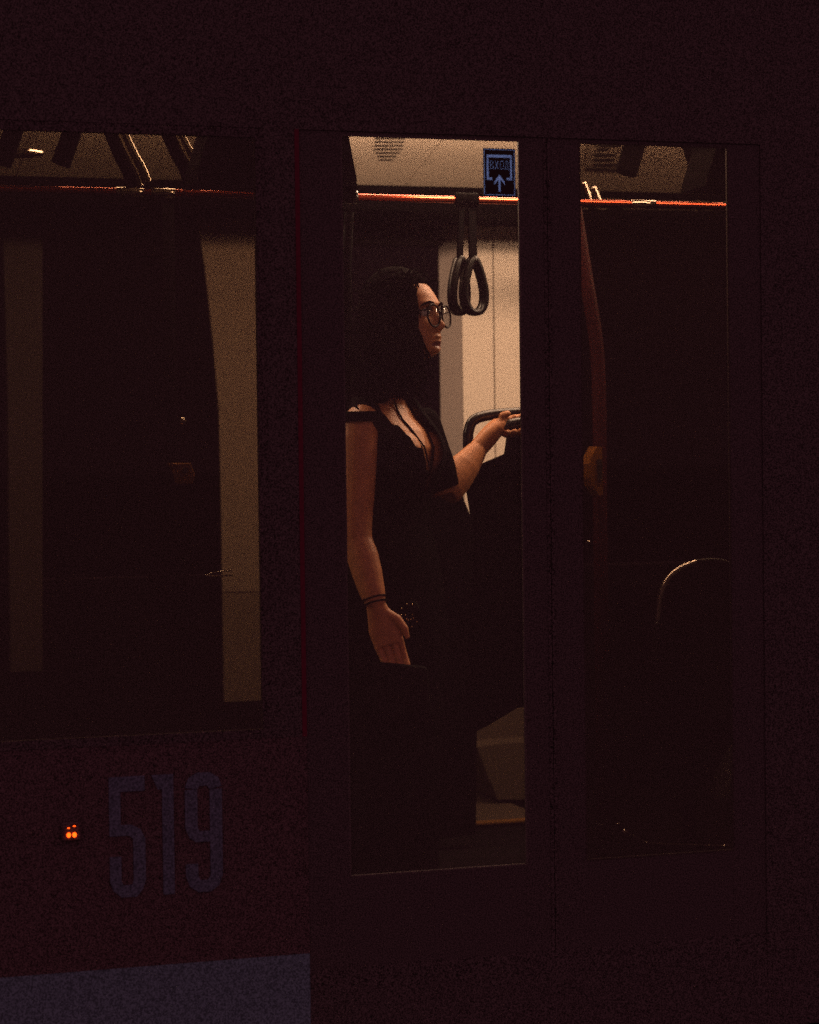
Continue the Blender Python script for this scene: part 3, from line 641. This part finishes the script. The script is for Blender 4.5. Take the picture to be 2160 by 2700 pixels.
# gripping hand: palm on the bar, thumb along its top, fingers round its far side
b0 = GB[0].lerp(GB[1], .75)
barD = (GB[2]-GB[1]).normalized(); bard = (GB[1]-CAM).dot(DV)
far = (DV - barD*DV.dot(barD)).normalized(); upb = barD.cross(far).normalized(); upb = upb if upb.z > 0 else -upb
kn = Q(1318,1116,bard+.015); palm = fwr.lerp(kn,.55)
pd = (kn-fwr).normalized(); pn = pd.cross(far).normalized()
body.tube([fwr-pd*.035, fwr, fwr.lerp(palm,.5), palm, palm.lerp(kn,.55), kn], [(.019,.020),(.026,.0265),(.031,.027),(.038,.0265),(.042,.024),(.040,.020)], 18, far, pn)
def hook(base, along):
    c = base+barD*along; R = .0235
    pts = [kn+far*(.030-along*.75)]
    for a in (65, 20, -30, -80, -125, -150):
        a = math.radians(a); pts.append(c+far*math.cos(a)*R+upb*math.sin(a)*R)
    body.tube(bez(pts, 3), [.0095]*7+[.0088]*6+[.0080]*5+[.005], 10)
bc = Q(1352, 1122, bard)
for al in (-.022, -.003, .016, .034): hook(bc, al)
th0 = fwr.lerp(kn,.45)-far*.018
body.tube(bez([th0, kn-far*.026+upb*.004, Q(1324,1097,bard-.012), Q(1346,1089,bard-.008)], 3), [.0140,.0135,.0130,.0125,.0118,.0112,.0106,.0100,.0092,.0065], 12)
bo = body.build('body', 'skin', per)
rm = bo.modifiers.new('r', 'REMESH'); rm.mode = 'VOXEL'; rm.voxel_size = .0028; rm.use_smooth_shade = True
sm = bo.modifiers.new('s', 'SMOOTH'); sm.factor = .5; sm.iterations = 5
bo.parent = None; bo.matrix_parent_inverse = Matrix.Identity(4)
me = evaluated(bo); bpy.data.objects.remove(bo)
me.materials.clear(); me.materials.append(MATS['skin']); me.materials.append(MATS['lips'])
co = np.empty(len(me.vertices)*3); me.vertices.foreach_get('co', co)
ce = np.empty(len(me.polygons)*3); me.polygons.foreach_get('center', ce); ce = ce.reshape(-1, 3)-np.array(HC)
hx, hy, hz = ce@np.array(hf), ce@np.array(hr), ce[:, 2]
idx = ((hx > .072) & (np.abs(hz+.0735) < .0100*(1-(hy/.027)**2)) & (np.abs(hy) < .026)).astype(np.int32)
me.polygons.foreach_set('material_index', idx); me.polygons.foreach_set('use_smooth', [True]*len(me.polygons)); me.name = 'body'
bo = link('body', me, 'skin', per)
for s in (-1, 1):
    ey = MB().ball(HW((.070, s*.031, .0)), .0125).build('eye', 'eye_white', bo, smooth=True)
    MB().ball(HW((.0785, s*.030, .0)), .0058).build('iris', 'iris', bo, smooth=True)
    MB().tube(bez([HW((.0905, s*.012, .0165)), HW((.0905, s*.026, .0235)), HW((.082, s*.044, .0215)), HW((.071, s*.055, .014))], 4), [.002,.003,.0035,.0037,.0037,.0036,.0035,.0034,.0032,.003,.0027,.002,.001], 8).build('eyebrow', 'hair', bo, smooth=True)
    MB().tube(bez([HW((.0825, s*.018, .004)), HW((.0855, s*.031, .0115)), HW((.076, s*.045, .003))], 4), .0016, 6).build('eyelid', 'hair', bo, smooth=True)
# hair: a mass of curls over a cap
hb = MB()
cap = [((-.035,0,.035),(.100,.088,.108)),((-.05,0,-.03),(.085,.088,.10)),((-.055,.075,-.06),(.06,.035,.12)),((-.055,-.075,-.06),(.06,.035,.12)),((-.07,0,-.10),(.06,.08,.10)),((-.01,-.055,-.11),(.05,.035,.09)),((.0,-.06,-.12),(.05,.035,.072)),((-.05,.0,-.13),(.06,.09,.09)),((-.09,-.05,-.15),(.06,.07,.085)),((.028,-.066,.0),(.042,.020,.10)),((.012,-.066,-.08),(.048,.022,.10)),((.005,0,.092),(.060,.066,.034))]
Mh = Matrix((hf, -hr, UPW)).transposed()
for c_, r_ in cap: hb.ball(HW(c_), r_, 24, 16, Mh)
cap_o = hb.build('hair', 'hair', per, smooth=True)
cu_ = MB()
for i in range(640):
    c_, r_ = cap[int(rng.integers(0, len(cap)))]
    d = Vector(rng.normal(size=3)).normalized(); p = Vector((c_[0]+d.x*r_[0], c_[1]+d.y*r_[1], c_[2]+d.z*r_[2]))
    if p.x > .03 and p.z < .085: continue
    if p.x > -.02 and p.y > -.02 and p.z < .06: continue
    if p.z < -.175: continue
    L = min(rng.uniform(.05, .13), .215+p.z); n = 16; ph = rng.uniform(0, 6.28); R = rng.uniform(.006, .015); fq = rng.uniform(7, 14); ou = rng.uniform(.008, .034)
    up = .012 if p.z > .06 else 0
    pts = []
    for k in range(n):
        t = k/(n-1); o_ = ou*math.sin(min(1, t*1.6)*1.57)
        pts.append(HW((p.x+d.x*o_+R*math.cos(ph+fq*t)*t-.012*t, p.y+d.y*o_+R*math.sin(ph+fq*t)*t, p.z+up*math.sin(t*3.14)-L*t*t)))
    cu_.tube(pts, [.0032*(1-.7*k/(n-1))+.0006 for k in range(n)], 5)
cu_.build('curls', 'hair', cap_o, smooth=True)['kind'] = 'stuff'
# fringe at the temples, over the near cheek
fr_ = MB()
for i in range(170):
    y = rng.uniform(-.078, -.060); x0 = rng.uniform(.0, .066); z0 = rng.uniform(.05, .10); L = rng.uniform(.14, .28); ph = rng.uniform(0, 6.28); n = 16
    amp = rng.uniform(.003, .010)
    fr_.tube([HW((x0+amp*math.sin(ph+6*k/n)-.010*math.sin(math.pi*min(1, k/n*1.4))+.012*min(1, max(0, (L*k/n-z0-.03)/.08))*(x0/.076), -abs(y)-.012*math.sin(math.pi*k/n)+.012*min(1, max(0, (L*k/n-z0-.03)/.08)), z0-L*k/n)) for k in range(n)], [.0032*(1-.5*k/n) for k in range(n)], 5)
fr_.build('side_locks', 'hair', cap_o, smooth=True)['kind'] = 'stuff'
# glasses
gl = empty('glasses', HW((.10, 0, -.01))); 
gp_ = None
for s in (-1, 1):
    c_ = Vector((.096, s*.033, -.013)); nrm = Vector((math.cos(s*.10), math.sin(s*.10), -.06)).normalized()
    u = Vector((-math.sin(s*.10), math.cos(s*.10), 0)); v_ = nrm.cross(u)
    ring = [HW(c_+u*.0280*math.cos(a)+v_*.0290*math.sin(a)) for a in [2*math.pi*k/40 for k in range(41)]]
    rim = MB().tube(ring, .0026, 8)
    ro = rim.build('rim', 'frame_black', gl, smooth=True)
    vs = [HW(c_+nrm*(.0035*(1-r*r))+u*.0280*r*math.cos(a)+v_*.0290*r*math.sin(a)) for r in (.33,.66,1) for a in [2*math.pi*k/32 for k in range(32)]]
    vs = [HW(c_+nrm*.0035)]+vs
    fs = [(0, 1+k, 1+(k+1)%32) for k in range(32)]+[(1+i*32+k, 33+i*32+k, 33+i*32+(k+1)%32, 1+i*32+(k+1)%32) for i in range(2) for k in range(32)]
    MB().add(vs, fs).build('lens', 'lens_glass', ro, smooth=True)
    MB().tube([HW(c_+Vector((0, s*.026, .010))), HW((.085, s*.066, .002)), HW((.0, s*.079, -.002)), HW((-.02, s*.079, -.014))], .0018, 8).build('temple', 'frame_black', gl, smooth=True)
MB().tube(bez([HW((.098,-.008,-.006)), HW((.104,0,-.002)), HW((.098,.008,-.006))], 5), .0016, 8).build('bridge', 'frame_black', gl, smooth=True)
tag(gl, 'large round thin black framed glasses worn on her face', 'glasses')
# dress: fitted bodice with a deep V neck, flared skirt
ds = [(.07,-.02,.150,.125),(.20,-.018,.150,.125),(.35,-.015,.155,.128),(.50,-.01,.162,.130),(.60,0,.172,.134),(.72,0,.195,.146),(.80,0,.183,.132),(.88,0,.176,.127),(.96,0,.155,.112),(1.03,0,.130,.096),(1.07,.003,.131,.098),(1.10,.007,.137,.105),(1.13,.012,.143,.113),(1.16,.018,.149,.124),(1.19,.022,.152,.131),(1.22,.022,.153,.130),(1.25,.017,.156,.122),(1.28,.008,.157,.106),(1.31,-.002,.150,.088),(1.335,-.008,.135,.078),(1.355,-.011,.112,.070)]
n = 72; dm = MB(); vs = []
for z, f, a, b in ds:
    for k in range(n):
        t = 2*math.pi*k/n; fold = (1+.035*math.sin(9*t+1.3)*max(0, (.85-z)/.35)) if z < .85 else 1
        vs.append(B(z, f+b*math.cos(t)*fold, a*math.sin(t)*fold))
fs = []
for i in range(len(ds)-1):
    for k in range(n):
        t = 2*math.pi*(k+.5)/n; t = t if t < math.pi else t-2*math.pi; z = (ds[i][0]+ds[i+1][0])/2
        if -.34*(z-1.10)/.25 < t < 1.12*(z-1.10)/.25 and z > 1.10: continue      # V neck
        if abs(t) > 2.2 and z > 1.33: continue
        fs.append((i*n+k, i*n+(k+1)%n, (i+1)*n+(k+1)%n, (i+1)*n+k))
dr = dm.add(vs, fs).build('dress', 'dress', per, smooth=True)
so = dr.modifiers.new('s', 'SOLIDIFY'); so.thickness = .003; so.offset = 1
sub = dr.modifiers.new('u', 'SUBSURF'); sub.levels = 1; sub.render_levels = 1
# sleeves: short loose one on the far arm, a band on the near shoulder
ax_ = (fel-fsh).normalized()
MB().tube(bez([fsh-ax_*.035+UPW*.012, fsh, fsh.lerp(fel,.5), fsh.lerp(fel,.93)], 4), [.034,.044,.052,.056,.058,.058,.057,.056,.056,.055,.054,.054,.053], 24).build('sleeve', 'dress', dr, smooth=True)
MB().ball(fsh+UPW*.004+tf*.004, (.053,.045,.044), M=Matrix((tf, tr, UPW)).transposed()).build('lit_shoulder_cap', 'satin_highlight', dr, smooth=True)  # paler than the sleeve, its lit top put into the colour
MB().tube(bez([B(1.345,-.045,.10), nsh+UPW*.035+tr*.012, nsh+UPW*.015+tf*.045+tr*.01, B(1.25,.07,.125)], 6), [(.012,.007)]*19, 10).build('shoulder_strap', 'dress', dr, smooth=True)
MB().tube([nsh+UPW*.040, nsh+UPW*.028, nsh+UPW*.014], [.050,.0535,.0545], 28).build('shoulder_band', 'dress', dr, smooth=True)
# necklace cords on the chest
for k, (a, zz) in enumerate(((.05, 1.17), (.038, 1.13))):
    q = []
    for i in range(17):
        t = -1+2*i/16; z = zz+(1.345-zz)*abs(t)**1.25
        tt = t*.9; fw = float(np.interp(z, [d[0] for d in tors], [d[1]+d[3] for d in tors])); aa = float(np.interp(z, [d[0] for d in tors], [d[2] for d in tors]))
        q.append(B(z, fw*math.cos(tt*.8)+.008, (aa*.55)*math.sin(tt)))
    MB().tube(q, .0024, 6).build('necklace', 'leather', per, smooth=True)
# belt buckle with small stones, bracelet
bk = MB().ball(Q(1084,1620,5.855), (.030, .012, .036), M=Matrix((tf, tr, UPW)).transposed()).build('belt_buckle', 'leather', dr, smooth=True)
for i in range(16):
    a = 2*math.pi*i/10; rr = .016 if i < 10 else .007
    MB().ball(Q(1080+rr*1000*math.cos(a)*1.5+rng.uniform(-2,2), 1622+rr*1000*math.sin(a)*1.9+rng.uniform(-2,2), 5.842), .0023, 8, 6).build('stone', 'gold', bk, smooth=True)
for t_ in (.0, .10, .34): MB().tube([nwr.lerp(nel,.03+t_*.6)+(dirh*0), nwr.lerp(nel,.05+t_*.6)], .0325, 20).build('bracelet', 'leather', per, smooth=True)
# shoes
for s in (-1, 1):
    sh_ = MB().tube([B(.062,-.045,s*.072), B(.050,.03,s*.074), B(.026,.10,s*.078), B(.018,.165,s*.08)], [(.031,.03),(.036,.027),(.039,.022),(.030,.016)], 16, tr, UPW).build('shoe', 'leather', per, smooth=True)
    MB().tube([B(.045,-.045,s*.072), B(.0,-.05,s*.072)], [.020,.011], 10).build('heel', 'leather', sh_, smooth=True)
# clutch bag held at her side
cb = empty('clutch_bag', Q(1062,1850,5.775)); tag(cb, 'dark clutch bag held in her lowered hand', 'handbag')
fl = [Q(a, b, 5.77) for a, b in ((978,1744),(1128,1758),(1140,1892),(988,1895))]
th_ = DV*.028; bb = MB(); bb.add(fl+[q+th_ for q in fl], [(0,1,2,3),(7,6,5,4),(1,0,4,5),(2,1,5,6),(3,2,6,7),(0,3,7,4)]); bb.build('bag_body', 'leather', cb, bevel=.012)
MB().ball(Q(1062,1822,5.766), .006).build('clasp', 'leather', cb, smooth=True)
